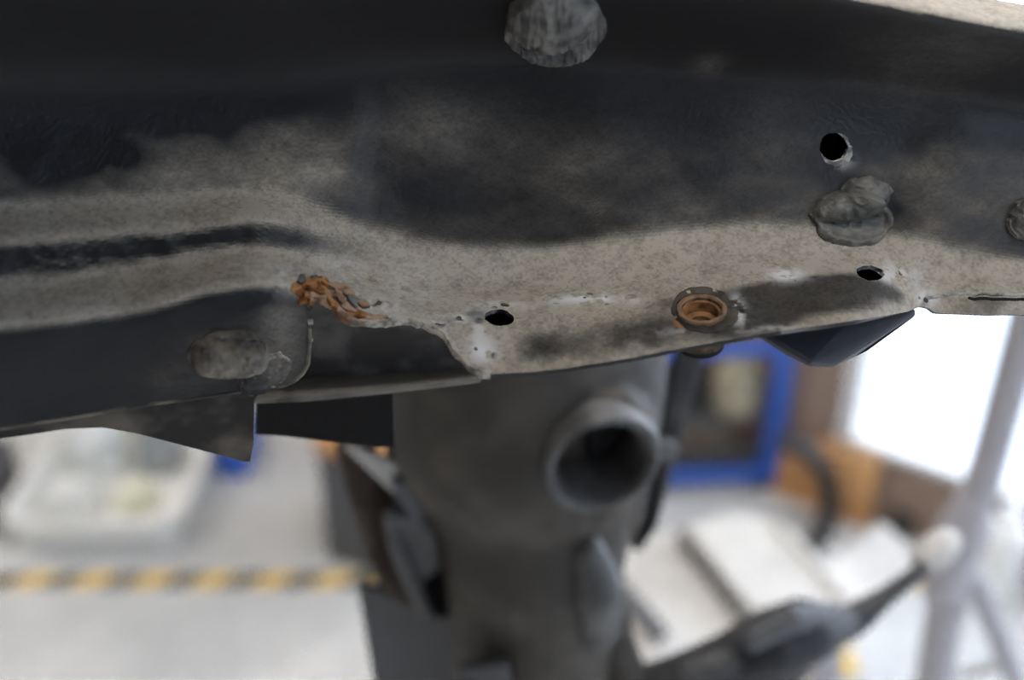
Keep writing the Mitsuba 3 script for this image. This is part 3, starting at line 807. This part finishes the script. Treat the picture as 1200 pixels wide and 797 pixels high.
# hazard tape
tpk = thing('hazard_tape', 'yellow and black striped hazard tape stuck across the workshop floor', 'floor tape')
y0 = on_floor(250, 680)[1]
PER = on_floor(320, 680)[0] - on_floor(250, 680)[0]
xs = on_floor(250, 680)[0]
for i in range(-4, 17):
    for j, m_ in ((0, 'yellow_paint'), (1, 'black_paint')):
        xa = xs + (i + j * .5) * PER - PER * .25
        if xa > WB0[0] + (y0 - WB0[1]) / WD[1] * WD[0] - .1:
            continue
        sl = .022
        q = np.array([[xa - sl, y0 - .022], [xa + PER * .5 - sl, y0 - .022], [xa + PER * .5 + sl, y0 + .022], [xa + sl, y0 + .022]])
        v = np.vstack([np.column_stack([q, np.full(4, .0008)]), np.column_stack([q, np.full(4, 0.0)])])
        obj(('yellow_stripe', 'black_stripe')[j], trimesh.convex.convex_hull(v), m_, tpk, smooth=False)

# white tray with bags at the left
ta, tb, tc = on_floor(5, 648), on_floor(195, 650), on_floor(232, 545)
tray = thing('parts_tray', 'white plastic tray full of bagged parts standing on the floor at left', 'tray')
wx, dy = tb[0] - ta[0] - .015, 0.62
tcx, tcy = (ta[0] + tb[0]) / 2 + .02, ta[1] + dy / 2
outer = CrossSection.square([wx, dy], True).offset(-.04, m3.JoinType.Round, 2, 24).offset(.04, m3.JoinType.Round, 2, 24)


def loft(o0, o1, h):
    a, b_ = o0.extrude(.0005), o1.extrude(.0005).translate([0, 0, h])
    return hull(a, b_)


shell = loft(outer, outer.offset(.02, m3.JoinType.Round, 2, 24), .085) - loft(outer.offset(-.006, m3.JoinType.Round, 2, 24), outer.offset(.014, m3.JoinType.Round, 2, 24), .09).translate([0, 0, .006])
obj('tray_shell', shell.translate([tcx, tcy, .001]), 'white_plastic', tray)
rimc = outer.offset(.028, m3.JoinType.Round, 2, 24) - outer.offset(.012, m3.JoinType.Round, 2, 24)
obj('tray_rim', rimc.extrude(.008).translate([tcx, tcy, .083]), 'white_plastic', tray)


def bag(x, y, z, sx, sy, sz, seed, m_, label, cat='bag'):
    s = trimesh.creation.icosphere(4)
    v = np.array(s.vertices)
    w = np.sign(v) * np.abs(v) ** .7
    r = 1 + .55 * (np.abs(meshkit.fbm(v * 2.2 + seed * 3.1, 3, seed) - .5) * 2 - .2)
    w = w * r[:, None] * np.array([sx, sy, sz])
    w[:, 2] = np.maximum(w[:, 2], -sz * .6)
    s.vertices = w + [tcx + x, tcy + y, .008 + z + sz * .6]
    tag(obj('parts_bag', s, m_, smooth=25), label, cat)


bag(-.085, -.17, 0, .052, .05, .04, 2, 'clear_bag', 'flat clear bag at the front left of the white tray')
bag(.04, -.15, 0, .04, .045, .03, 3, 'olive_bag', 'small yellowish bag at the front of the white tray')
bag(-.085, -.01, 0, .058, .062, .09, 4, 'clear_bag', 'crumpled clear plastic bag standing in the middle of the white tray')
bag(.055, -.0, 0, .05, .055, .07, 5, 'grey_bag', 'dark grey plastic bag between the pale bags in the tray')
bag(.085, .17, 0, .055, .062, .11, 6, 'white_plastic', 'white foam wrapped parcel at the right rear of the tray', 'parcel')
bag(-.075, .17, 0, .065, .07, .14, 7, 'olive_bag', 'large pale olive plastic bag at the left rear of the tray')

k = thing('blue_crate', 'blue plastic crate beside the rear corner of the white parts tray', 'crate')
bx_, by_ = tcx + wx / 2 + .066, tcy + .035
obj('shell', pil((bx_, by_, .001), (.066, .17, .08), 0, .01) - pil((bx_, by_, .012), (.054, .158, .12), 0, .008), 'blue_paint', k)
obj('contents', pil((bx_, by_, .0125), (.052, .156, .05), 0, .01), 'slate_plastic', k)
lc = on_floor(-8, 640)
tag(obj('tool_case', pil((lc[0] - .085, lc[1] + .13, .001), (.14, .20, .12), 8, .015), 'slate_plastic'), 'dark tool case at the left edge beside the white tray', 'case')

# dark bin with an orange lid behind the upright
bp = on_floor(420, 680)
bn = thing('dark_bin', 'slate grey bin with an orange lid behind the cast upright', 'bin')
obj('body', pil((bp[0] + .07, bp[1] + .10, .001), (.24, .18, .26), -22, .015), 'slate_plastic', bn)
obj('lid', pil((bp[0] + .07, bp[1] + .10, .2612), (.25, .19, .035), -22, .012), 'orange_card', bn, label='orange lid')
